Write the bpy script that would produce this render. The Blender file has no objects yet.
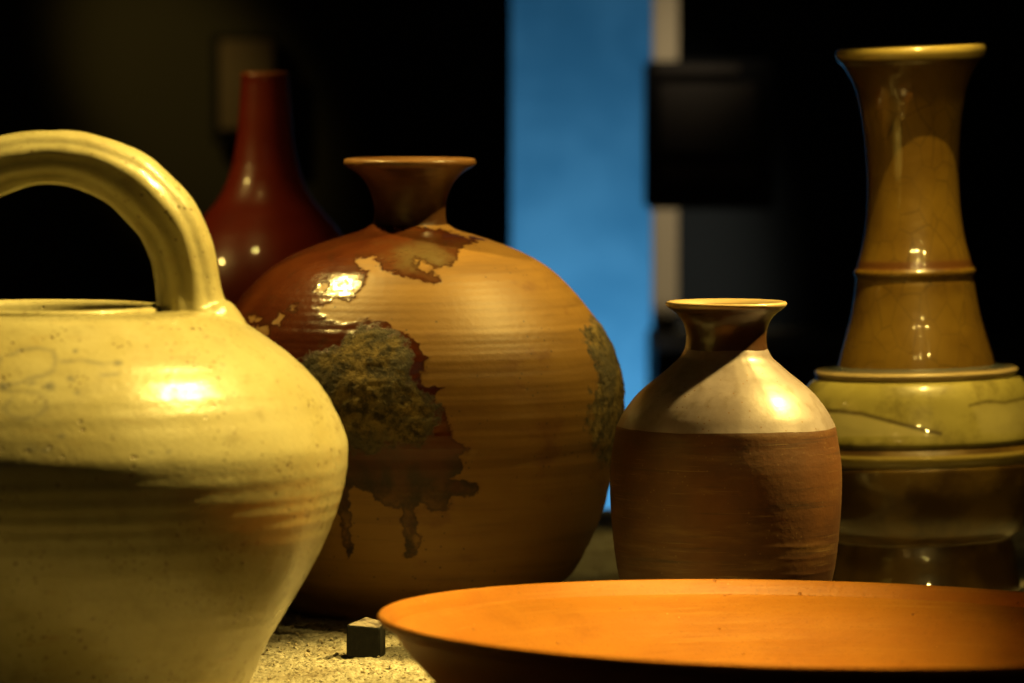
import bpy, math, random
import numpy as np
random.seed(4); rng = np.random.default_rng(7)
S = bpy.context.scene
C = S.collection
F = 6000.0; H = 0.459; CX = 512.0      # focal length in pixels, eye height over the table

def X(px, D): return (px - CX) * D / F
def Z(py, D): return H - py * D / F

# ---------------------------------------------------------------- numpy noise
def _h(i, j, k, s):
    n = (i * 374761393 + j * 668265263 + k * 2147483647 + s * 1274126177) & 0xffffffff
    n = ((n ^ (n >> 13)) * 1274126177) & 0xffffffff
    n = (n ^ (n >> 16)) & 0xffffffff
    return n / 4294967295.0
def vnoise(x, y, z, s=0):
    x = np.asarray(x, float); y = np.asarray(y, float) + 0 * x; z = np.asarray(z, float) + 0 * x
    i = np.floor(x).astype(np.int64); j = np.floor(y).astype(np.int64); k = np.floor(z).astype(np.int64)
    u, v, w = x - i, y - j, z - k
    u = u*u*(3-2*u); v = v*v*(3-2*v); w = w*w*(3-2*w)
    r = 0
    for a in (0, 1):
        for b in (0, 1):
            for c in (0, 1):
                r = r + _h(i+a, j+b, k+c, s) * (u if a else 1-u) * (v if b else 1-v) * (w if c else 1-w)
    return r * 2 - 1
def fbm(x, y, z, o=4, s=0):
    r = 0; a = 1.0; t = 0
    for q in range(o):
        r = r + a * vnoise(x * 2**q + 11*q, y * 2**q, z * 2**q, s + q); t += a; a *= .55
    return r / t

# ---------------------------------------------------------------- scene helpers
def tag(o, label=None, cat=None, group=None, kind=None):
    if label: o['label'] = label
    if cat: o['category'] = cat
    if group: o['group'] = group
    if kind: o['kind'] = kind
    return o
def empty(name, loc, label, cat, rot=(0, 0, 0)):
    o = bpy.data.objects.new(name, None); C.objects.link(o); o.location = loc; o.rotation_euler = rot
    o.empty_display_size = .05
    return tag(o, label, cat)
def mesh(name, verts, faces, mat, parent=None, loc=(0, 0, 0), smooth=True, attrs=None):
    me = bpy.data.meshes.new(name)
    me.from_pydata(np.asarray(verts).tolist(), [], np.asarray(faces).tolist() if isinstance(faces, np.ndarray) else faces)
    if smooth: me.polygons.foreach_set('use_smooth', [True] * len(me.polygons))
    if attrs:
        for k, v in attrs.items():
            a = me.attributes.new(k, 'FLOAT', 'POINT'); a.data.foreach_set('value', np.asarray(v, np.float32))
    me.update()
    o = bpy.data.objects.new(name, me); C.objects.link(o); me.materials.append(mat)
    o.location = loc
    if parent: o.parent = parent
    return o
def catmull(pts, step):
    P = np.array(pts, float); out = []
    P = np.vstack([2*P[0]-P[1], P, 2*P[-1]-P[-2]])
    for i in range(1, len(P) - 2):
        p0, p1, p2, p3 = P[i-1], P[i], P[i+1], P[i+2]
        t = [0]
        for a, b in ((p0, p1), (p1, p2), (p2, p3)): t.append(t[-1] + max(1e-6, np.linalg.norm(b - a)) ** .5)
        n = max(1, int(math.ceil(np.linalg.norm(p2 - p1) / step)))
        for q in range(n):
            u = t[1] + (t[2] - t[1]) * q / n
            A1 = (t[1]-u)/(t[1]-t[0])*p0 + (u-t[0])/(t[1]-t[0])*p1
            A2 = (t[2]-u)/(t[2]-t[1])*p1 + (u-t[1])/(t[2]-t[1])*p2
            A3 = (t[3]-u)/(t[3]-t[2])*p2 + (u-t[2])/(t[3]-t[2])*p3
            B1 = (t[2]-u)/(t[2]-t[0])*A1 + (u-t[0])/(t[2]-t[0])*A2
            B2 = (t[3]-u)/(t[3]-t[1])*A2 + (u-t[1])/(t[3]-t[1])*A3
            out.append((t[2]-u)/(t[2]-t[1])*B1 + (u-t[1])/(t[2]-t[1])*B2)
    out.append(P[-2])
    return np.array(out)
def prof(pts, D, base):
    """pixel profile (radius px, height px) at distance D -> metres, relative to the thing's base"""
    return [(r * D / F, Z(y, D) - base) for r, y in pts]
def lathe(name, profile, mat, parent, origin, seg=256, step=.0012, wob=.0, ridge=None, attr=None, disp=None, shear=0.0, zw=0):
    p = catmull(profile, step)
    r = np.maximum(p[:, 0], 1e-4); z = p[:, 1]; n = len(p)
    if ridge is not None: r = r + ridge(z)
    th = np.arange(seg) * 2 * math.pi / seg
    R = np.repeat(r[:, None], seg, 1); ZZ = np.repeat(z[:, None], seg, 1); T = np.repeat(th[None, :], n, 0)
    if wob:
        R = R * (1 + wob * fbm(np.cos(T)*1.3+5, np.sin(T)*1.3, ZZ*9, 3, 3))
    x = R * np.cos(T); y = R * np.sin(T)
    ZZ = ZZ + shear * x + zw * fbm(np.cos(T)*2.2+3, np.sin(T)*2.2, 0*T, 3, 17)
    x, y, zz = x.ravel(), y.ravel(), ZZ.ravel()
    at = None
    if attr or disp:
        wx, wy, wz = x + origin[0], y + origin[1], zz + origin[2]
        px, py = CX + F * wx / wy, F * (H - wz) / wy
        at = attr(px, py, x, y, zz) if attr else {}
        if disp:
            d = disp(px, py, x, y, zz, at); rr = np.maximum(np.hypot(x, y), 1e-4)
            x = x + d * x / rr; y = y + d * y / rr
    idx = np.arange(n * seg).reshape(n, seg)
    a = idx[:-1]; b = idx[1:]
    f = np.stack([a, np.roll(a, -1, 1), np.roll(b, -1, 1), b], -1).reshape(-1, 4)
    # orient outwards for profiles that run upwards; flip for those that run downwards
    if p[-1, 1] < p[0, 1]: f = f[:, ::-1]
    return mesh(name, np.stack([x, y, zz], 1), f, mat, parent, (0, 0, 0) if parent else origin, True, at)
def sdf_poly(px, py, poly):
    """signed distance in px, positive inside"""
    P = np.array(poly, float); d = np.full(px.shape, 1e9); ins = np.zeros(px.shape, bool)
    for i in range(len(P)):
        a, b = P[i], P[(i + 1) % len(P)]
        e = b - a; wx, wy = px - a[0], py - a[1]
        t = np.clip((wx*e[0] + wy*e[1]) / max(1e-9, e @ e), 0, 1)
        d = np.minimum(d, np.hypot(wx - e[0]*t, wy - e[1]*t))
        c = (a[1] > py) != (b[1] > py)
        with np.errstate(divide='ignore', invalid='ignore'):
            xx = a[0] + (py - a[1]) * e[0] / (e[1] if e[1] else 1e-9)
        ins ^= c & (px < xx)
    return np.where(ins, d, -d)
def d_line(px, py, pl):
    P = np.array(pl, float); d = np.full(px.shape, 1e9)
    for a, b in zip(P[:-1], P[1:]):
        e = b - a; wx, wy = px - a[0], py - a[1]
        t = np.clip((wx*e[0] + wy*e[1]) / max(1e-9, e @ e), 0, 1)
        d = np.minimum(d, np.hypot(wx - e[0]*t, wy - e[1]*t))
    return d

# ---------------------------------------------------------------- node helpers
class M:
    def __init__(s, name, rough=.4, spec=.5, coat=0, coat_rough=.1):
        s.m = bpy.data.materials.new(name); s.m.use_nodes = True
        s.t = s.m.node_tree; s.n = s.t.nodes; s.n.clear()
        s.b = s.n.new('ShaderNodeBsdfPrincipled'); o = s.n.new('ShaderNodeOutputMaterial')
        s.t.links.new(s.b.outputs[0], o.inputs[0])
        s.b.inputs['Roughness'].default_value = rough
        s.b.inputs['Specular IOR Level'].default_value = spec
        s.b.inputs['Coat Weight'].default_value = coat; s.b.inputs['Coat Roughness'].default_value = coat_rough
        s.co = s.n.new('ShaderNodeTexCoord').outputs['Object']
    def L(s, a, b): s.t.links.new(a, b)
    def val(s, inp, v):
        if hasattr(v, 'is_output'): s.L(v, inp)
        elif isinstance(v, (tuple, list)) and len(v) == 3 and len(inp.default_value) == 4: inp.default_value = (*v, 1)
        else: inp.default_value = v
    def mapping(s, scale): 
        n = s.n.new('ShaderNodeMapping'); s.L(s.co, n.inputs[0]); n.inputs['Scale'].default_value = scale; return n.outputs[0]
    def noise(s, scale, detail=4, rough=.55, st=(1, 1, 1), dist=0):
        n = s.n.new('ShaderNodeTexNoise'); s.L(s.mapping(st), n.inputs['Vector'])
        n.inputs['Scale'].default_value = scale; n.inputs['Detail'].default_value = detail
        n.inputs['Roughness'].default_value = rough; n.inputs['Distortion'].default_value = dist
        return n.outputs['Fac']
    def voro(s, scale, feature='F1', st=(1, 1, 1)):
        n = s.n.new('ShaderNodeTexVoronoi'); n.feature = feature; s.L(s.mapping(st), n.inputs['Vector'])
        n.inputs['Scale'].default_value = scale; return n.outputs['Distance']
    def ramp(s, f, lo, hi, a=0., b=1.):
        n = s.n.new('ShaderNodeMapRange'); n.interpolation_type = 'SMOOTHSTEP'
        s.L(f, n.inputs[0]); n.inputs[1].default_value = lo; n.inputs[2].default_value = hi
        n.inputs[3].default_value = a; n.inputs[4].default_value = b; return n.outputs[0]
    def math(s, op, a, b=0.):
        n = s.n.new('ShaderNodeMath'); n.operation = op; s.val(n.inputs[0], a); s.val(n.inputs[1], b); return n.outputs[0]
    def mix(s, f, a, b, mode='MIX'):
        n = s.n.new('ShaderNodeMix'); n.data_type = 'RGBA'; n.blend_type = mode
        s.val(n.inputs[0], f); s.val(n.inputs[6], a); s.val(n.inputs[7], b); return n.outputs[2]
    def attr(s, name):
        n = s.n.new('ShaderNodeAttribute'); n.attribute_name = name; return n.outputs['Fac']
    def z(s):
        n = s.n.new('ShaderNodeSeparateXYZ'); s.L(s.co, n.inputs[0]); return n.outputs[2]
    def col(s, c): s.val(s.b.inputs['Base Color'], c)
    def rough(s, r): s.val(s.b.inputs['Roughness'], r)
    def bump(s, h, strength=.3, dist=.001, prev=None, coat=True):
        n = s.n.new('ShaderNodeBump'); s.val(n.inputs['Strength'], strength); n.inputs['Distance'].default_value = dist
        s.L(h, n.inputs['Height'])
        if prev: s.L(prev, n.inputs['Normal'])
        s.L(n.outputs[0], s.b.inputs['Normal'])
        if coat: s.L(n.outputs[0], s.b.inputs['Coat Normal'])
        return n.outputs[0]

# ================================================================= JUG (left, cream glaze)
DJ = 3.93
jug = empty('jug', (X(40, DJ), DJ, 0), 'large cream glazed jug with an arched basket handle, at the left edge', 'jug')
oj = (X(40, DJ), DJ, 0)

def jug_mat(name, handle=False):
    m = M(name, .50, .35, .4, .09)
    big = m.noise(9, 4); mid = m.noise(45, 5, .6)
    c = m.mix(m.ramp(big, .35, .7), (.49, .45, .25), (.39, .34, .16))
    c = m.mix(m.ramp(mid, .50, .75, 0, .55), c, (.27, .23, .10))
    c = m.mix(m.ramp(m.noise(14, 4, .6, (1, 1, 4)), .58, .72, 0, .15), c, (.36, .24, .09))
    c = m.mix(m.ramp(m.noise(55, 3, .6, (.6, .6, 3)), .60, .8, 0, .5), c, (.30, .19, .06))
    sp = m.math('MULTIPLY', m.ramp(m.voro(230), .16, .26, 1, 0), m.ramp(m.noise(30, 2), .48, .58))
    c = m.mix(m.math('MULTIPLY', sp, .8), c, (.10, .06, .02))
    sp2 = m.math('MULTIPLY', m.ramp(m.voro(110), .12, .18, 1, 0), m.ramp(m.noise(19, 2), .5, .56))
    c = m.mix(m.math('MULTIPLY', sp2, .75), c, (.12, .07, .03))
    cr = m.ramp(m.voro(95, 'DISTANCE_TO_EDGE'), .0, .018, 1, 0)
    c = m.mix(m.math('MULTIPLY', cr, m.ramp(m.noise(12, 2), .45, .7, 0, .28)), c, (.25, .16, .06))
    a = m.attr('blue')
    c = m.mix(m.math('MULTIPLY', a, m.ramp(m.noise(70, 3), .25, .6, .35, .9)), c, (.13, .13, .12))
    c = m.mix(m.math('MULTIPLY', m.attr('band'), m.ramp(m.noise(28, 4, .6, (.5, .5, 2)), .3, .65, .3, .85)), c, (.17, .155, .08))
    m.col(c)
    m.rough(m.ramp(mid, .3, .7, .24, .42))
    b = m.bump(m.noise(230, 4, .65), .32, .0012)
    b = m.bump(m.noise(60, 4, .55, (1, 1, 1.3)), .13, .003, b)
    b = m.bump(sp2, .5, -.0012, b)
    return m.m
jm = jug_mat('cream_glaze')

blue_lines = [
 [(10, 354), (22, 349), (38, 348), (52, 352), (56, 361), (52, 370), (42, 376), (28, 378), (14, 384), (0, 388), (-14, 388)],
 [(2, 408), (8, 415), (22, 419), (36, 417), (45, 408), (44, 399), (36, 394), (22, 392), (8, 392)],
 [(62, 363), (80, 361), (98, 363), (116, 363.5)], [(5, 404), (12, 398)], [(-30, 360), (-12, 352), (0, 358), (-4, 372), (-22, 380)],
 [(-40, 402), (-20, 398), (-6, 404), (-18, 414), (-34, 412)], [(100, 376), (118, 375)]]
blue_dots = [(117, 363.5, 4.5), (69, 379, 4.5), (47, 387, 6), (75, 352, 3), (75, 393, 3), (3, 387, 6), (30, 383, 4), (61, 437, 3.2), (30, 449, 6), (44, 450, 5), (-20, 388, 5), (112, 436, 2), (150, 452, 2), (169, 452, 2)]
def jug_attr(px, py, x, y, z):
    b = np.zeros(px.shape)
    wx = px + 2.5 * fbm(px*.05, py*.05, 0*px, 2, 5); wy = py + 2 * fbm(px*.05+9, py*.05, 0*px, 2, 6)
    for l in blue_lines: b = np.maximum(b, .62 * np.clip(1 - d_line(wx, wy, l) / 3.6, 0, 1))
    for q in blue_dots: b = np.maximum(b, .9 * np.clip(1.4 - np.hypot(wx-q[0], (wy-q[1])*1.3) / q[2], 0, 1))
    b = np.where(y < 0, np.clip(b, 0, 1), 0)
    pz = (H - z - 0) * F / DJ      # height in px at the axis
    n = 5 * fbm(x*14, y*14, z*20, 3, 2)
    def g(c, w): return np.exp(-((pz + n - c) / w) ** 2)
    band = .45*g(466, 6) + .5*g(480, 4.5) + .3*g(494, 6) + .55*g(441, 4)*(fbm(x*8, y*8, z*0, 2, 9) > 0) + .3*g(525, 12)
    return {'blue': b, 'band': np.clip(band, 0, 1)}
def jug_ridge(z):
    pz = (H - z) * F / DJ
    w = np.exp(-((pz - 478) / 42) ** 2)
    return .00004*w*np.sin(pz*.42 + 1.1*np.sin(pz*.11)) + .00012*np.sin(pz*.33+2*np.sin(pz*.05))
body = [(30, 704), (190, 704), (197, 701), (203, 692), (210, 681), (223, 650), (241, 619), (260, 588), (280, 552), (296, 513), (304, 484), (307.5, 455), (306, 438),
        (299, 420), (281, 388), (250, 356), (214, 330), (187, 313), (160, 309), (130, 309.5), (121, 311), (112, 313)]
lathe('body', prof(body, DJ, 0), jm, jug, oj, 512, .0013, .004, jug_ridge, jug_attr)
lip = [(124, 312), (123.5, 307.5), (120, 305), (115, 305.5), (111, 309), (109, 316), (104, 345)]
lathe('mouth_rim', prof(lip, DJ, 0), jm, jug, oj, 256, .001, .006, None, lambda px, py, x, y, z: {'blue': 0*x, 'band': .5*np.clip(fbm(x*20, y*20, z*20, 3, 1), 0, 1)})
# handle: swept, ribbed strap
def handle():
    pts = [(205, 350, 96), (197, 325, 88), (191, 308, 72), (188.5, 290, 66), (185.5, 270, 65), (179, 246, 65), (168, 222, 66), (152, 202, 66), (133, 183, 64), (108, 169, 60), (80, 160.5, 57), (50, 157.5, 55)]
    pts = pts + [(92 - a + 4, b, c) for a, b, c in pts[-2::-1]]
    P = catmull([(a, b, c) for a, b, c in pts], 3.0)
    n = len(P); seg = 96; V = []
    cz = P[:, :2]
    tan = np.gradient(cz, axis=0); tan /= np.linalg.norm(tan, axis=1)[:, None]
    s = DJ / F
    for i in range(n):
        nx, nz = -tan[i, 1], tan[i, 0]                    # outward normal in the picture plane
        cx, cy = cz[i]
        if i < n/2 and False: pass
        for k in range(seg):
            a = 2*math.pi*k/seg                            # a=0 outward, a=pi/2 toward the camera
            hw = P[i, 2] / 2; hd = P[i, 2] / 2 * 1.15
            g = 1.0
            dist_end = min(i, n-1-i) / 14.0; gr = min(1, dist_end)
            for a0, w, dp in ((.95, .2, .06), (1.62, .17, .05), (2.25, .18, .05), (-.9, .16, .06), (-1.7, .15, .08), (-2.4, .15, .07)):
                da = (a - a0 + math.pi) % (2*math.pi) - math.pi
                g -= gr * dp * math.exp(-(da/w)**2)
            g *= 1 + .02*math.sin(i*.13 + 2*math.cos(a)) + .008*math.sin(i*.37 + 3*a)
            o_ = math.copysign(abs(math.cos(a))**.9, math.cos(a)) * hw * g
            V.append(((cx - 40 + nx*o_*1.0) * s, -math.sin(a) * hd * g * s, H - (cy + nz*o_) * s))
    V = np.array(V); idx = np.arange(n*seg).reshape(n, seg); a_, b_ = idx[:-1], idx[1:]
    f = np.stack([a_, np.roll(a_, -1, 1), np.roll(b_, -1, 1), b_], -1).reshape(-1, 4)
    d = .0006 * fbm(V[:, 0]*60, V[:, 1]*60, V[:, 2]*60, 3, 8); V[:, 2] += d
    g_ = np.tile(np.arange(seg)*2*math.pi/seg, n)
    band = np.zeros(len(V))
    for a0 in (.95, 1.62, 2.25): band = np.maximum(band, np.exp(-((g_-a0)/.12)**2) * np.clip(.5+1.2*fbm(V[:, 0]*25, V[:, 1]*25, V[:, 2]*25, 3, 4), 0, .9))
    return mesh('handle', V, f, jm, jug, (0, 0, 0), True, {'blue': np.zeros(len(V)), 'band': band})
handle()

# ================================================================= BIG JAR (centre, brown glaze patches)
DR = 4.50
orj = (X(410, DR), DR, 0)
jar = empty('jar', orj, 'big round tan jar with peeling brown glaze and a flared neck, standing behind the others', 'jar')
GL = [(150, 500), (150, 300), (225, 290), (260, 255), (330, 222), (372, 212), (405, 226), (440, 226), (484, 240), (462, 247), (455, 255), (452, 264), (437, 268), (441, 280), (430, 282), (408, 276), (387, 272),
      (374, 257), (357, 258), (361, 266), (372, 275), (362, 286), (357, 296), (347, 301), (335, 297), (330, 303), (318, 310), (322, 318), (345, 321), (365, 321), (388, 325), (407, 334), (417, 344), (422, 354), (431, 357), (425, 365), (428, 372), (419, 373),
      (422, 384), (443, 389), (430, 398), (440, 408), (451, 421), (456, 441), (475, 446), (458, 457), (464, 471), (450, 478), (478, 487), (474, 494), (454, 500), (444, 511), (434, 513), (422, 503), (417, 510), (418, 530), (417, 556), (405, 558), (402, 530), (402, 511), (384, 506), (369, 494),
      (353, 486), (350, 510), (354, 552), (346, 562), (338, 520), (330, 498), (310, 505), (280, 500)]
HOLES = [[(316, 290), (326, 283), (334, 286), (322, 294)], [(338, 281), (349, 278), (352, 282), (341, 284)], [(246, 319), (254, 315), (262, 318), (252, 323)], [(274, 324), (280, 313), (285, 315), (279, 326)],
         [(420, 268), (424, 259), (436, 266), (427, 270)], [(252, 330), (262, 323), (271, 326), (268, 338), (258, 338)], [(413, 259), (420, 258), (418, 262)], [(300, 305), (296, 310), (292, 309)]]
CR = [[(346, 334), (362, 326), (392, 329), (406, 343), (411, 362), (407, 380), (418, 388), (434, 404), (440, 424), (432, 440), (412, 446), (396, 447), (372, 455), (348, 450), (330, 430), (300, 405), (280, 380), (295, 362), (318, 352), (334, 350)],
      [(590, 317), (583, 330), (587, 350), (597, 366), (598, 378), (591, 392), (588, 414), (589, 434), (596, 452), (602, 466), (660, 470), (660, 320), (606, 318)]]
def jar_attr(px, py, x, y, z):
    wx = px + 7 * fbm(x*60, y*60, z*60, 4, 11) + 5*fbm(x*260, y*260, z*260, 3, 14); wy = py + 6 * fbm(x*60+7, y*60, z*90, 4, 12) + 4*fbm(x*260+5, y*260, z*300, 3, 15)
    front = y < .02
    g = sdf_poly(wx, wy, GL)
    for h in HOLES: g = np.minimum(g, -sdf_poly(wx, wy, h))
    back = 14*fbm(x*12, y*12, z*10, 4, 13) + (z-.2)*60
    g = np.where(front, g, back)
    c = np.maximum(sdf_poly(wx, wy, CR[0]), sdf_poly(wx, wy, CR[1]))
    c = np.where(y < .06, c, -20)
    top = np.exp(-((wx-425)/42)**2 - ((wy-258)/17)**2) * (y < 0)
    return {'glaze': np.clip(g, -25, 25), 'crust': np.clip(c, -30, 30), 'ash': top}
def jar_disp(px, py, x, y, z, at):
    c = np.clip(at['crust'] / 7, 0, 1); g = np.clip(at['glaze'] / 3 + .5, 0, 1)
    n = fbm(x*110, y*110, z*110, 4, 21); n2 = fbm(x*300, y*300, z*300, 3, 22)
    return .0004*g + c*(.0003 + .0009*n + .0010*n2)
def jar_ridge(z):
    pz = (H - z) * F / DR
    return .00022*np.sin(pz*.33 + 1.7*np.sin(pz*.045)) * (pz > 320) + .00006*np.sin(pz*.9+np.sin(pz*.13)) + .0008*np.exp(-((pz-432)/5)**2) - .0007*np.exp(-((pz-445)/5)**2)
def jar_mat():
    m = M('jar_clay_and_glaze', .45, .5, 0, .1)
    tan = m.mix(m.ramp(m.noise(7, 4), .35, .65), (.33, .18, .04), (.25, .125, .026))
    tan = m.mix(m.ramp(m.noise(16, 5, .6, (.5, .5, 6)), .45, .75, 0, .5), tan, (.15, .075, .022))
    tan = m.mix(m.ramp(m.noise(34, 4, .6, (.2, .2, 4)), .5, .8, 0, .45), tan, (.13, .062, .018))
    tan = m.mix(m.ramp(m.noise(21, 4, .6, (1, 1, 1.6)), .55, .72, 0, .6), tan, (.16, .058, .018))
    sp = m.math('MULTIPLY', m.ramp(m.voro(150), .1, .18, 1, 0), m.ramp(m.noise(21, 2), .5, .56))
    tan = m.mix(m.math('MULTIPLY', sp, .75), tan, (.08, .045, .02))
    gl = m.mix(m.ramp(m.noise(22, 5), .35, .7), (.075, .015, .0035), (.12, .03, .007))
    gl = m.mix(m.ramp(m.noise(60, 4), .55, .75, 0, .6), gl, (.05, .02, .008))
    gl = m.mix(m.math('MULTIPLY', m.attr('ash'), m.ramp(m.noise(50, 4), .35, .6, .3, .95)), gl, (.16, .115, .05))
    g = m.math('ADD', m.attr('glaze'), m.math('MULTIPLY', m.math('SUBTRACT', m.noise(230, 4, .65), .5), 5))
    gm = m.ramp(g, -1.8, 1.6)
    lowm = m.ramp(m.z(), Z(520, DR), Z(440, DR), 1, 0)
    gm = m.math('MULTIPLY', gm, m.math('SUBTRACT', 1.0, m.math('MULTIPLY', lowm, m.ramp(m.noise(48, 5, .65), .35, .62, .1, .85))))
    c = m.mix(gm, tan, gl)
    rim = m.math('MULTIPLY', m.ramp(g, -.5, 1.0), m.ramp(g, 1.5, 5, 1, 0))
    c = m.mix(m.math('MULTIPLY', rim, .6), c, (.06, .02, .006))
    cr = m.attr('crust')
    cm = m.ramp(m.math('ADD', cr, m.math('MULTIPLY', m.math('SUBTRACT', m.noise(110, 5, .7), .5), 38)), -3, 5)
    cc = m.mix(m.ramp(m.noise(120, 5, .65), .36, .62), (.05, .035, .014), (.33, .235, .075))
    cc = m.mix(m.ramp(m.noise(28, 3), .42, .6, 0, .75), cc, (.12, .105, .07))
    cc = m.mix(m.ramp(cr, 0, 7, .8, 0), cc, (.055, .045, .028))
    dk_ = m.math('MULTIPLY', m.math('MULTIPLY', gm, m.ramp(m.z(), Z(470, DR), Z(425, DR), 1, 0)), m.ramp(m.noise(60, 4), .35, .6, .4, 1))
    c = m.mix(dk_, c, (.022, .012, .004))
    c = m.mix(cm, c, cc)
    m.col(c)
    r = m.mix(gm, (.48, .48, .48), (.2, .2, .2)); r = m.mix(cm, r, (.8, .8, .8))
    worn = m.ramp(m.z(), Z(450, DR), Z(405, DR))
    r = m.mix(m.ramp(worn, 0, 1, .9, 0), r, (.6, .6, .6))
    m.rough(r)
    m.val(m.b.inputs['Coat Weight'], m.math('MULTIPLY', m.math('MULTIPLY', m.math('MULTIPLY', gm, .7), worn), m.math('SUBTRACT', 1.0, cm)))
    b = m.bump(m.noise(200, 4, .6), .25, .001)
    b = m.bump(m.noise(45, 4, .5, (.5, .5, 3)), .08, .0012, b)
    b = m.bump(m.noise(420, 4, .7), m.math('MULTIPLY', cm, .9), .003, b)
    b = m.bump(m.noise(38, 3, .5), m.math('MULTIPLY', gm, .35), .0035, b)
    return m.m
jrm = jar_mat()
jb = [(20, 612), (112, 612), (120, 608), (128, 600), (150, 584), (163, 572), (180, 542), (193, 512), (203, 473), (211.5, 437), (214.5, 405), (211.5, 372), (198, 337), (173, 302), (155, 282), (138, 267), (114, 253), (92, 244), (68, 236), (47, 229.5), (38, 224)]
lathe('body', prof(jb, DR, 0), jrm, jar, orj, 720, .0011, .006, jar_ridge, jar_attr, jar_disp)
m = M('jar_neck_glaze', .38, .5, .25, .2)
c = m.mix(m.ramp(m.noise(20, 4), .4, .65), (.10, .042, .012), (.06, .022, .008))
c = m.mix(m.ramp(m.z(), Z(168, DR), Z(163, DR)), c, m.mix(m.noise(60, 4), (.26, .13, .04), (.14, .06, .018)))  # lip's shadow is put into the dark neck colour; lit lip stays lighter
m.col(c); m.bump(m.noise(120, 4, .55, (1, 1, 3)), .4, .0015)
jn = [(40, 229), (36.5, 222), (35.5, 212), (37.5, 198), (43, 184), (50, 175), (59, 168.5), (63.5, 166), (65.8, 163), (65.5, 159.5), (62, 158), (57, 160), (48, 168), (38, 180), (32, 196), (30, 212), (30, 250)]
lathe('neck', prof(jn, DR, 0), m.m, jar, orj, 320, .0009, .012, None)

# ================================================================= SMALL BOTTLE (middle right)
DB = 4.25
ob = (X(726.5, DB), DB, 0)
bot = empty('bottle', ob, 'small brown stoneware bottle with a pale shoulder and flared mouth, behind the orange bowl', 'bottle')
def bottle_mat(pale):
    m = M('bottle_shoulder_glaze' if pale else 'bottle_brown_clay', .42 if pale else .5, .5, .3 if pale else 0, .25)
    if pale:
        c = m.mix(m.ramp(m.noise(25, 5), .35, .65), (.225, .185, .19), (.155, .12, .115))
        c = m.mix(m.ramp(m.noise(90, 4), .5, .75, 0, .6), c, (.11, .075, .045))
        c = m.mix(m.math('MULTIPLY', m.ramp(m.voro(230), .1, .2, 1, 0), m.ramp(m.noise(40, 2), .5, .56)), c, (.15, .08, .03))
        m.b.inputs['Metallic'].default_value = .12
    else:
        c = m.mix(m.ramp(m.noise(12, 4), .35, .65), (.082, .028, .004), (.048, .015, .0025))
        c = m.mix(m.ramp(m.noise(22, 6, .7, (.5, .5, 3.5)), .48, .74, 0, .7), c, (.14, .07, .018))
        c = m.mix(m.ramp(m.noise(60, 5, .65, (.2, .2, 4)), .52, .75, 0, .8), c, (.03, .012, .004))
        c = m.mix(m.ramp(m.noise(110, 3, .6, (.15, .15, 6)), .62, .72, 0, .5), c, (.20, .12, .045))
        sp = m.math('MULTIPLY', m.ramp(m.voro(200), .08, .18, 1, 0), m.ramp(m.noise(30, 2), .5, .55))
        c = m.mix(m.math('MULTIPLY', sp, .22), c, (.28, .19, .09))
    m.col(c)
    b = m.bump(m.noise(180, 4, .6), .14 if pale else .3, .001)
    if not pale: b = m.bump(m.noise(50, 4, .5, (.5, .5, 2)), .04, .0012, b)
    return m.m
bp, bb = bottle_mat(True), bottle_mat(False)
m = M('bottle_neck_glaze', .35, .5, .4, .2)
c = m.mix(m.ramp(m.noise(30, 4), .4, .65), (.045, .017, .005), (.028, .01, .003))
c = m.mix(m.ramp(m.z(), Z(308, DB), Z(304, DB)), c, (.40, .29, .14))  # neck colour darkened for shade under the mouth; lit lip edge painted pale
m.col(c); m.bump(m.noise(150, 4), .3, .001)
def bridge(z):
    pz = (H - z) * F / DB
    return .00002*np.sin(pz*.55+2*np.sin(pz*.07)) + .00018*(np.exp(-((pz-540)/2)**2)+np.exp(-((pz-552)/2)**2)+np.exp(-((pz-568)/2)**2))
B1 = [(15, 652), (86, 652), (91, 650), (94, 640), (99, 615), (106.5, 582), (110.5, 561), (114, 530), (116.3, 495), (115.8, 465), (112.5, 442), (110.6, 430), (109.6, 426.5)]
B2 = [(109.6, 426.5), (108.2, 423.5), (103, 413.5), (90, 396), (76, 383), (65, 374.5), (54, 365), (46, 357.5), (41.5, 349)]
B3 = [(41.6, 350), (40.3, 341), (40.6, 332), (43.5, 322), (50, 313.5), (57, 308.3), (60.3, 305), (60.6, 302.6), (58.5, 301.2), (54, 302.6), (45, 311), (38, 322), (35.5, 334), (35.5, 380)]
lathe('body', prof(B1, DB, 0), bb, bot, ob, 400, .0009, .008, bridge, zw=.0009)
lathe('shoulder', prof(B2, DB, 0), bp, bot, ob, 400, .0009, .008, None, zw=.0009)
lathe('neck', prof(B3, DB, 0), m.m, bot, ob, 320, .0008, .008, None)

# ================================================================= TALL VASE (right)
DV = 4.62
ov = (X(922, DV), DV, 0)
vase = empty('vase', ov, 'tall olive and amber glazed vase with a long ringed neck, at the right edge', 'vase', (0, math.radians(-1.2), 0))
CRACK = [(800, 404), (830, 408.5), (866, 412), (887, 418.5), (909, 425), (931, 431), (945, 434.5)]
CRACK2 = [(975, 407), (992, 403), (1010, 405), (1030, 401), (1060, 404)]
def vase_attr(px, py, x, y, z):
    wx = px; wy = py + 1.6 * fbm(x*40, y*40, z*40, 3, 31)
    d = np.minimum(d_line(wx, wy, CRACK), d_line(wx, wy, CRACK2) + .8)
    pale = np.clip(sdf_poly(wx, wy, CRACK + [(945, 437), (800, 437)]) / 2, 0, 1) + np.clip(sdf_poly(wx, wy, CRACK2 + [(1060, 437), (985, 437)]) / 8, 0, .5)
    f = y < 0
    return {'crack': np.where(f, np.clip(1 - d / 3.2, 0, 1), 0), 'pale': np.where(f, pale, 0)}
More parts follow.
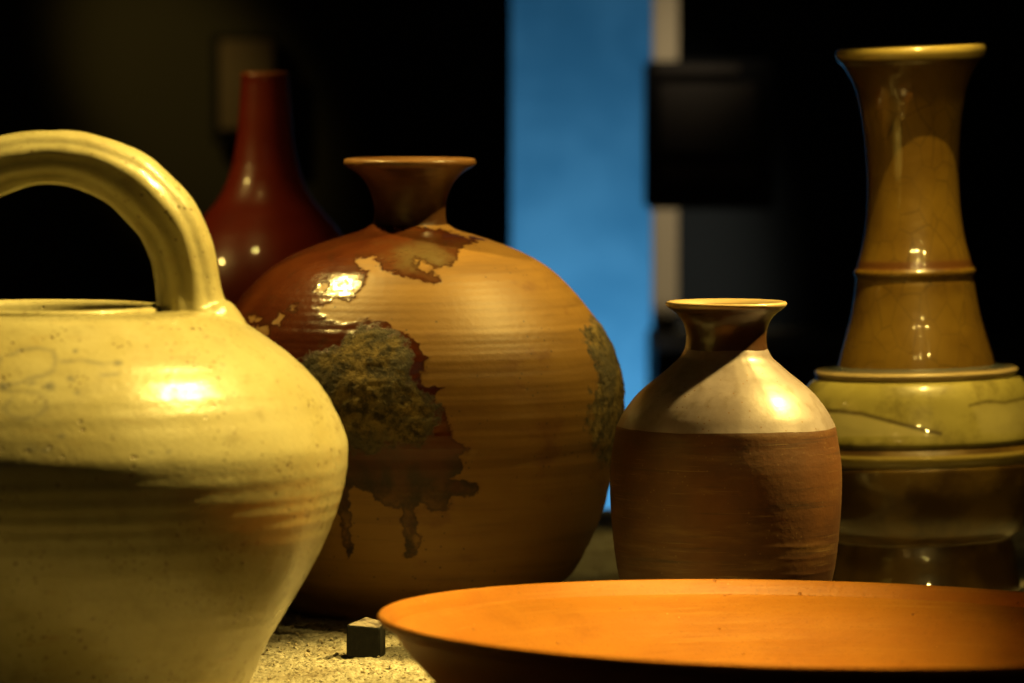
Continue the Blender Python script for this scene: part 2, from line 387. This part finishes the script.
def vase_mat(kind):
    m = M('vase_' + kind, .38, .3, 1., .04); m.b.inputs['Coat IOR'].default_value = 1.55
    zz = m.z()
    if kind == 'olive_glaze':
        c = m.mix(m.ramp(m.noise(18, 4), .35, .65), (.27, .23, .055), (.36, .31, .09))
        c = m.mix(m.ramp(m.noise(40, 5, .65), .45, .7, 0, .7), c, (.13, .10, .02))
        c = m.mix(m.attr('pale'), c, (.36, .31, .12))
        c = m.mix(m.attr('crack'), c, (.05, .03, .01))
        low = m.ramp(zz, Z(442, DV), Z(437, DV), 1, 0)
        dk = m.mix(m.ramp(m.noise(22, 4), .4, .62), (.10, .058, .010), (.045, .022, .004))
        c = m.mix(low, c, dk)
        mid = m.math('MULTIPLY', m.ramp(zz, Z(461, DV), Z(457, DV)), m.ramp(zz, Z(449, DV), Z(446, DV), 1, 0))
        c = m.mix(mid, c, (.28, .21, .05))
    elif kind == 'amber_glaze':
        c = m.mix(m.ramp(m.noise(14, 4), .35, .65), (.17, .098, .012), (.12, .064, .007))
        c = m.mix(m.ramp(m.noise(26, 4, .6, (1, 1, .5)), .55, .72, 0, .6), c, (.07, .033, .006))
        ck = m.ramp(m.voro(72, 'DISTANCE_TO_EDGE', (1, 1, .6)), .0, .022, 1, 0)
        c = m.mix(m.math('MULTIPLY', ck, m.ramp(m.noise(9, 2), .4, .6, .25, .9)), c, (.03, .015, .004))
        dr = m.ramp(m.math('ADD', zz, m.math('MULTIPLY', m.noise(26, 2, .5, (1, 1, .3)), .03)), Z(105, DV)+.012, Z(92, DV)+.016)
        c = m.mix(m.math('MULTIPLY', dr, .75), c, (.055, .028, .006))
        c = m.mix(m.ramp(zz, Z(60, DV), Z(56, DV)), c, (.36, .27, .07))
        rg = m.math('MULTIPLY', m.ramp(zz, Z(269, DV), Z(266, DV)), m.ramp(zz, Z(261, DV), Z(257, DV), 1, 0))
        c = m.mix(m.math('MULTIPLY', rg, .85), c, (.10, .035, .008))
    elif kind == 'cream_collar':
        c = m.mix(m.noise(30, 3), (.46, .34, .17), (.36, .27, .12))
        c = m.mix(m.ramp(zz, Z(368.5, DV), Z(366.5, DV)), c, (.07, .075, .07))
    m.col(c)
    if kind == 'olive_glaze': m.val(m.b.inputs['Coat Weight'], m.ramp(zz, Z(475, DV), Z(458, DV), .55, 1))
    b = m.bump(m.noise(30, 3, .5), .12, .004, None, kind != 'amber_glaze')
    b = m.bump(m.noise(120, 3, .5), .2, .001, b, False)
    return m.m
V1 = [(20, 598), (92, 598), (99, 594), (100, 586), (97, 570), (95, 552), (93, 544), (92, 539), (97, 535), (106, 528), (116, 513), (123, 490), (126, 468), (126, 461), (124, 458.5), (127, 454), (127.5, 449), (125, 444.5), (123, 441), (124.5, 437), (123, 425), (119, 408), (113, 390), (105, 379), (99, 376)]
V2 = [(96, 378), (100.5, 374.5), (102, 371), (100.5, 368.5), (95, 367.5), (84, 366), (76, 364)]
V3 = [(79, 366.5), (76, 355), (71, 338), (65.5, 319), (61.5, 298), (59.5, 283), (58.8, 278), (60.5, 274), (60.8, 270), (58, 266.5), (56.5, 261), (55, 256), (51, 240), (47.5, 215), (46, 190), (46.5, 160), (48.5, 130), (51.5, 108), (56, 88), (62, 74), (68, 64), (72.5, 59), (75, 54), (75.2, 50), (73, 46.5), (68, 46), (62, 50), (54, 62), (46, 90), (42, 130), (40, 200)]
def gl(px, py, x, y, z): return {'crack': 0*x, 'pale': 0*x}
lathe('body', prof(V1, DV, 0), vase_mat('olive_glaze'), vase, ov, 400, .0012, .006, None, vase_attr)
lathe('collar', prof(V2, DV, 0), vase_mat('cream_collar'), vase, ov, 256, .001, .004, None)
nk = lathe('neck', prof(V3, DV, 0), vase_mat('amber_glaze'), vase, ov, 320, .0012, .012, None)
me = nk.data
for v in me.vertices:                                    # the mouth sits a little crooked on its neck
    t = max(0, min(1, (v.co.z - Z(110, DV)) / .05)); v.co.z += t * v.co.x * .022

# ================================================================= RED BOTTLE (behind)
DD = 5.1
od = (X(265, DD), DD, 0)
m = M('oxblood_glaze', .36, .35, .45, .06)
c = m.mix(m.ramp(m.noise(9, 3), .35, .65), (.19, .019, .005), (.13, .012, .004))
m.col(m.mix(m.ramp(m.z(), Z(76, DD), Z(73, DD)), c, (.22, .07, .02)))
m.bump(m.noise(45, 3), .25, .002)
red = empty('red_bottle', od, 'glossy oxblood red bottle with a slender neck, behind the jug and jar', 'bottle')
RB = [(15, 540), (70, 540), (76, 536), (86, 500), (100, 440), (107, 385), (106, 345), (102, 303), (92, 262), (76, 234), (60, 214), (47.5, 199), (38.5, 182), (32.5, 163)]
RN = [(32.5, 163), (28.5, 140), (26.5, 116), (24.8, 94), (23.8, 80), (24.2, 75), (23, 72), (20.5, 71.5), (18.5, 75), (18, 95), (18, 140)]
lathe('body', prof(RB, DD, 0), m.m, red, od, 200, .002)
lathe('neck', prof(RN, DD, 0), m.m, red, od, 160, .0015)

# ================================================================= ORANGE BOWL (front)
DO = 3.80
zo = 0.0
m = M('terracotta', .52, .4)
c = m.mix(m.ramp(m.noise(7, 4), .35, .65), (.50, .195, .022), (.43, .155, .016))
c = m.mix(m.ramp(m.noise(30, 4, .6, (.5, .5, 4)), .5, .8, 0, .4), c, (.52, .22, .032))
c = m.mix(m.ramp(m.noise(22, 5, .65, (1, 1, 1.5)), .45, .7, 0, .5), c, (.36, .12, .012))
c = m.mix(m.ramp(m.noise(50, 4, .6, (.2, .2, 8)), .5, .75, 0, .4), c, (.58, .27, .05))
c = m.mix(m.ramp(m.noise(420, 3, .6), .55, .7, 0, .35), c, (.30, .10, .012))
pit = m.math('MULTIPLY', m.ramp(m.voro(85), .06, .13, 1, 0), m.ramp(m.noise(18, 2), .50, .56))
c = m.mix(m.math('MULTIPLY', pit, .6), c, (.25, .08, .015))
sp = m.math('MULTIPLY', m.ramp(m.voro(140), .06, .13, 1, 0), m.ramp(m.noise(25, 2), .54, .58))
c = m.mix(m.math('MULTIPLY', sp, .5), c, (.75, .42, .14))
m.col(c)
b = m.bump(pit, .7, -.0015); b = m.bump(m.noise(200, 4, .65), .4, .001, b); b = m.bump(m.noise(40, 4, .5, (.3, .3, 5)), .05, .0012, b)
R0 = 431*DO/F; hz = Z(628.5, DO)
BO = [(.02, .0), (.185, .0), (.192, .003), (.2, .01), (.222, .027), (.245, .046), (.262, hz-.006), (R0-.0025, hz-.001), (R0-.0008, hz+.0016), (R0-.003, hz+.0038), (R0-.0065, hz+.0005), (.2585, hz-.012), (.245, .033), (.228, .018), (.2, .012), (.17, .008), (.10, .006), (.01, .006)]
lathe_o = (X(806, DO), DO, 0)
bowl = lathe('bowl', BO, m.m, None, lathe_o, 512, .0014, .003, lambda z: .00006*np.sin(z*700), shear=-.02)
tag(bowl, 'wide shallow orange terracotta bowl lying empty in the foreground', 'bowl')

# ================================================================= small black block
DK = 4.18
m = M('block_black', .5, .15)
m.col(m.mix(m.ramp(m.noise(200, 4), .4, .7), (.004, .004, .004), (.008, .008, .007)))
m.bump(m.noise(400, 3), .5, .001)
kx = X(362, DK)
h0 = Z(628, DK)
top = [(-.0118, 0, h0+.0008), (.0122, -.0006, h0-.0010), (.0158, .0185, h0+.0015), (.0018, .0240, h0+.0045)]
bt = [(a, b_, -.001) for a, b_, _ in top]
import bmesh
bm = bmesh.new()
vs = [bm.verts.new(p) for p in bt + top]
for f in ((3, 2, 1, 0), (4, 5, 6, 7), (0, 1, 5, 4), (1, 2, 6, 5), (2, 3, 7, 6), (3, 0, 4, 7)): bm.faces.new([vs[i] for i in f])
bmesh.ops.bevel(bm, geom=list(bm.edges), offset=.0014, segments=3, affect='EDGES', profile=.5)
bmesh.ops.subdivide_edges(bm, edges=[e for e in bm.edges if e.calc_length() > .006], cuts=9, use_grid_fill=True)
for v in bm.verts:
    q = v.co * 160
    v.co.y += .0003 * float(fbm(np.array([q.x*2+7]), np.array([q.y*2]), np.array([q.z*2]), 3, 43)[0]); v.co.z += .0008 * float(fbm(np.array([q.x]), np.array([q.y]), np.array([q.z]), 3, 41)[0])
me = bpy.data.meshes.new('block'); bm.to_mesh(me); bm.free()
blk = bpy.data.objects.new('block', me); C.objects.link(blk); me.materials.append(m.m); blk.location = (kx, DK, 0)
md_ = M('block_glare_top', .35, .5); md_.col(md_.mix(md_.ramp(md_.noise(150, 4), .4, .6), (.1, .08, .07), (.34, .29, .24)))  # glare on the block's top, painted as a lighter grey
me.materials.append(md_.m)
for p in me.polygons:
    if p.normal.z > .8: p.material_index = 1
tag(blk, 'small black block with a sloping top, on the gritty table left of the bowl', 'block')

# ================================================================= SETTING
def box(name, x0, x1, y0, y1, z0, z1, mat, parent=None, bev=.002):
    bm = bmesh.new(); bmesh.ops.create_cube(bm, size=1)
    for v in bm.verts: v.co = ((v.co.x+.5)*(x1-x0)+x0, (v.co.y+.5)*(y1-y0)+y0, (v.co.z+.5)*(z1-z0)+z0)
    if bev: bmesh.ops.bevel(bm, geom=list(bm.edges), offset=bev, segments=2, affect='EDGES')
    me = bpy.data.meshes.new(name); bm.to_mesh(me); bm.free(); me.materials.append(mat)
    o = bpy.data.objects.new(name, me); C.objects.link(o)
    if parent: o.parent = parent
    return o
# gritty table top: one sheet, fine where the camera sees it
m = M('gritty_sand', .8, .3)
c = m.mix(m.ramp(m.noise(500, 3, .6), .35, .65), (.27, .24, .16), (.48, .45, .36))
c = m.mix(m.ramp(m.noise(260, 3, .6), .57, .63, 0, .9), c, (.05, .035, .015))  # dark speckles: shade in the pits between grains, put into the colour
c = m.mix(m.ramp(m.noise(16, 4, .65), .42, .68, 0, .6), c, (.16, .12, .065))
m.col(c)
b = m.bump(m.noise(900, 3), .6, .0008)
b = m.bump(m.noise(420, 4), .7, .0016, b)
def axis(a, b, lo, hi, fine, coarse):
    out = list(np.arange(a, lo, coarse)) + list(np.arange(lo, hi, fine)) + list(np.arange(hi, b + coarse, coarse)); return np.array(out)
xs = axis(-1.3, 1.3, -.24, .02, .0011, .02); ys = axis(3.0, 5.42, 3.9, 4.5, .0016, .02); ys = ys[ys < 5.445]
xs_, ys_ = np.meshgrid(xs, ys)
gx, gy = xs_.ravel(), ys_.ravel()
gr = vnoise(gx*330, gy*330, 0*gx, 51); gr2 = vnoise(gx*170, gy*170, 0*gx, 52)
gz = -.0012 + .0017*np.clip(gr, -.9, .5) + .0012*np.clip(gr2, -.9, .4)
n1, n2 = xs_.shape; idx = np.arange(n1*n2).reshape(n1, n2)
f = np.stack([idx[:-1, :-1], idx[:-1, 1:], idx[1:, 1:], idx[1:, :-1]], -1).reshape(-1, 4)
tag(mesh('table_surface', np.stack([gx, gy, gz], 1), f, m.m), kind='structure')
# loose crumbs of grit
GV, GF = [], []
ico = [(0, 0, 1), (.89, 0, .45), (.28, .85, .45), (-.72, .53, .45), (-.72, -.53, .45), (.28, -.85, .45), (.72, .53, -.45), (-.28, .85, -.45), (-.89, 0, -.45), (-.28, -.85, -.45), (.72, -.53, -.45), (0, 0, -1)]
icf = [(0,1,2),(0,2,3),(0,3,4),(0,4,5),(0,5,1),(1,6,2),(2,7,3),(3,8,4),(4,9,5),(5,10,1),(2,6,7),(3,7,8),(4,8,9),(5,9,10),(1,10,6),(11,7,6),(11,8,7),(11,9,8),(11,10,9),(11,6,10)]
for q in range(420):
    cx_, cy_ = random.uniform(-.24, .03), random.uniform(3.95, 4.5); rr = random.choice((.0006, .0008, .0011, .0016)) * random.uniform(.7, 1.2)
    o_ = len(GV)
    for v in ico: k_ = rr * random.uniform(.65, 1.25); GV.append((cx_ + v[0]*k_*1.2, cy_ + v[1]*k_*1.2, .0004 + v[2]*k_*.8))
    GF += [tuple(o_ + i_ for i_ in f_) for f_ in icf]
mq = M('grit', .8, .3); mq.col(mq.mix(mq.ramp(mq.noise(300, 2), .4, .6), (.12, .09, .05), (.5, .43, .3)))
tag(mesh('grit', GV, GF, mq.m, None, (0, 0, 0), False), 'loose crumbs of grit scattered on the table left of the bowl', 'grit', None, 'stuff')
md = M('dark_paint', .6, .3); md.col(md.mix(md.noise(6, 3), (.02, .021, .02), (.03, .03, .027)))
tag(box('table_base', -1.3, 1.3, 3.0, 5.44, -.75, -.004, md.m), kind='structure')
mf = M('floor_dark', .7, .3); mf.col(mf.mix(mf.noise(4, 3), (.03, .03, .03), (.045, .04, .035)))
tag(box('floor', -5, 5, -1, 10, -.85, -.8, mf.m), kind='structure')

# blue wall at the far end, between the dark partitions
mb = M('blue_wall_paint', .75, .2)
mb.col(mb.mix(mb.ramp(mb.noise(7, 6, .65), .38, .62), (.045, .205, .38), (.075, .27, .47)))
mb.bump(mb.noise(30, 3), .3, .004)
tag(box('back_wall', -2.4, 3.0, 8.0, 8.1, -.8, 2.6, mb.m), kind='structure')
mg = M('wall_dark_olive', .7, .25); mg.col(mg.mix(mg.noise(3, 4), (.05, .048, .032), (.07, .062, .04)))
mk = M('partition_black', .6, .3); mk.col(mk.mix(mk.noise(5, 3), (.005, .009, .013), (.007, .011, .016)))
DW = 6.9
tag(box('side_wall', -3.2, X(392, DW), DW, DW+.08, -.8, 2.6, mg.m), kind='structure')
tag(box('partition', X(381, DW-.25), X(511, DW-.25), DW-.25, DW+.1, -.79, 2.5, mk.m), 'black partition panel left of the blue wall', 'partition')
tag(box('partition', X(670, DW), 2.6, DW, DW+.08, -.79, 2.5, mk.m), 'broad black partition panel right of the beige post', 'partition')
mp = M('post_beige', .6, .3); mp.col(mp.mix(mp.noise(8, 4, .5, (1, 1, .3)), (.36, .30, .20), (.28, .23, .15)))
DP = 6.8
tag(box('post', X(653, DP), X(678, DP), DP, DP+.05, Z(352, DP), 2.5, mp.m), 'beige upright post beside the blue wall', 'post')
ms = M('plinth_dark', .6, .3); ms.col(ms.mix(ms.noise(6, 4), (.055, .05, .032), (.07, .06, .04)))
DQ = 6.4
tag(box('plinth', X(657, DQ), 2.4, DQ, DQ+.46, -.79, Z(352, DQ), ms.m), 'low dark plinth behind the small bottle and vase', 'plinth')
# black sign box on the post
DS = 6.6
sg = empty('sign', (X(708, DS), DS, Z(135, DS)), 'black framed caption sign fixed to the beige post', 'sign')
mk2 = M('sign_black', .5, .4); mk2.col(mk2.mix(mk2.noise(20, 2), (.005, .005, .005), (.008, .008, .008)))
mk3 = M('sign_face', .5, .4); mk3.col(mk3.mix(mk3.noise(15, 3), (.07, .058, .05), (.09, .075, .06)))
u = DS/F
box('frame', -63*u, 66*u, 0, .06, -74*u, 74*u, mk2.m, sg, .004)
box('face', -48*u, 48*u, -.004, .002, -18*u, 52*u, mk3.m, sg, .001)
box('strip', -48*u, 48*u, -.004, .002, -47*u, -27*u, mk3.m, sg, .001)
box('top_edge', -52*u, 30*u, -.004, .002, 61*u, 70*u, mk3.m, sg, .001)
# pale card on the olive wall, half hidden by the red bottle
DC = 6.85
cd = empty('wall_card', (X(247, DC), DC, Z(85, DC)), 'small dim card on the dark wall behind the red bottle', 'card')
mc = M('card_paper', .7, .2); mc.col(mc.mix(mc.noise(12, 3), (.28, .21, .15), (.22, .16, .115)))
u = DC/F
box('panel', -27*u, 27*u, 0, .02, -45*u, 45*u, mc.m, cd, .002)
box('backing', -36*u, 30*u, .021, .04, -60*u, 50*u, mk2.m, cd, .002)

# ================================================================= LIGHTS
def look(o, p):
    from mathutils import Vector
    o.rotation_euler = (Vector(p) - o.location).to_track_quat('-Z', 'Y').to_euler()
def spot(name, loc, at, w, ang, blend, rad, col=(1, .70, .17)):
    l = bpy.data.lights.new(name, 'SPOT'); l.energy = w; l.spot_size = math.radians(ang); l.spot_blend = blend
    l.shadow_soft_size = rad; l.color = col
    o = bpy.data.objects.new(name, l); C.objects.link(o); o.location = loc; look(o, at); return o
def area(name, loc, at, w, sx, sy, col):
    l = bpy.data.lights.new(name, 'AREA'); l.shape = 'RECTANGLE'; l.size = sx; l.size_y = sy; l.energy = w; l.color = col
    o = bpy.data.objects.new(name, l); C.objects.link(o); o.location = loc; look(o, at); return o
spot('spot_jug', (.47, 3.98, 1.28), (-.24, 3.90, .24), 205, 28, .9, .02)
spot('spot_bottle', (.88, 4.38, 1.10), (.19, 4.23, .21), 290, 15, .7, .03)
spot('spot_jar_left', (-.62, 4.62, 1.35), (-.10, 4.5, .28), 105, 18, .9, .014)
spot('spot_jar_right', (.62, 4.36, 1.30), (.01, 4.46, .31), 98, 15, 1., .014)
spot('spot_red', (-1.0, 4.65, .92), (-.21, 5.1, .30), 17, 14, .6, .03)
spot('spot_red', (-.45, 4.3, 1.5), (-.21, 5.1, .30), 7, 14, .6, .008)
for x_, y_, z_, w_ in ((.02, 2.9, 1.10, 4), (.36, 2.8, 1.15, 8), (.42, 2.8, 1.32, 5), (.82, 2.9, 1.15, 5), (.62, 2.7, .95, 3)):
    spot('spot_vase', (x_, y_, z_), (.335, 4.6, .32), w_*2.0, 9, .8, .006)
spot('glint_vase_low', (.50, 2.5, .78), (.345, 4.5, .07), 16, 6, .7, .006)  # unseen low lamps added for glints on the lower vase
spot('glint_vase_low', (.28, 2.5, .95), (.345, 4.5, .09), 10, 6, .7, .006)
spot('spot_vase_top', (.38, 4.22, 1.50), (.33, 4.56, .2), 150, 12, .8, .008)
spot('spot_bowl', (.60, 3.2, 1.25), (.06, 3.95, .02), 200, 22, 1., .02)
spot('spot_wall', (-1.0, 6.1, 1.3), (X(180, DW), DW, Z(90, DW)), 20, 12, .9, .03)
spot('fill_table_back', (.02, 5.35, 1.4), (.10, 4.98, 0), 16, 22, .9, .03)  # unseen lamp added to brighten the table behind the jar
area('blue_wash', (X(585, 7.6), 7.55, -.3), (X(585, 8), 8.0, .18), 5.6, .8, .1, (.66, .9, 1))  # unseen lamp added below the table's far edge to brighten the wall's foot
area('room_fill', (0.2, 1.0, 1.9), (0, 4.5, .2), .4, 1.5, 1.0, (1, .75, .45))
spot('spot_post', (.35, 5.9, 1.9), (X(667, DP), DP, Z(180, DP)), 180, 10, .9, .03, (1, .84, .58))

w = bpy.data.worlds.new('World'); S.world = w; w.use_nodes = True
w.node_tree.nodes['Background'].inputs[0].default_value = (.9, .8, .6, 1)
w.node_tree.nodes['Background'].inputs[1].default_value = .0025

# ================================================================= CAMERA
cam = bpy.data.cameras.new('camera'); co = bpy.data.objects.new('camera', cam); C.objects.link(co)
cam.sensor_width = 36; cam.lens = F * 36 / 1024; cam.clip_start = .1; cam.clip_end = 60
co.location = (0, 0, H); co.rotation_euler = (math.pi/2 - math.atan(341.5/F), 0, 0)
cam.dof.use_dof = True; cam.dof.focus_distance = 4.2; cam.dof.aperture_fstop = cam.lens / 30.0
S.camera = co
S.render.resolution_x = 1024; S.render.resolution_y = 683
S.view_settings.view_transform = 'Standard'; S.view_settings.look = 'None'; S.view_settings.exposure = 0
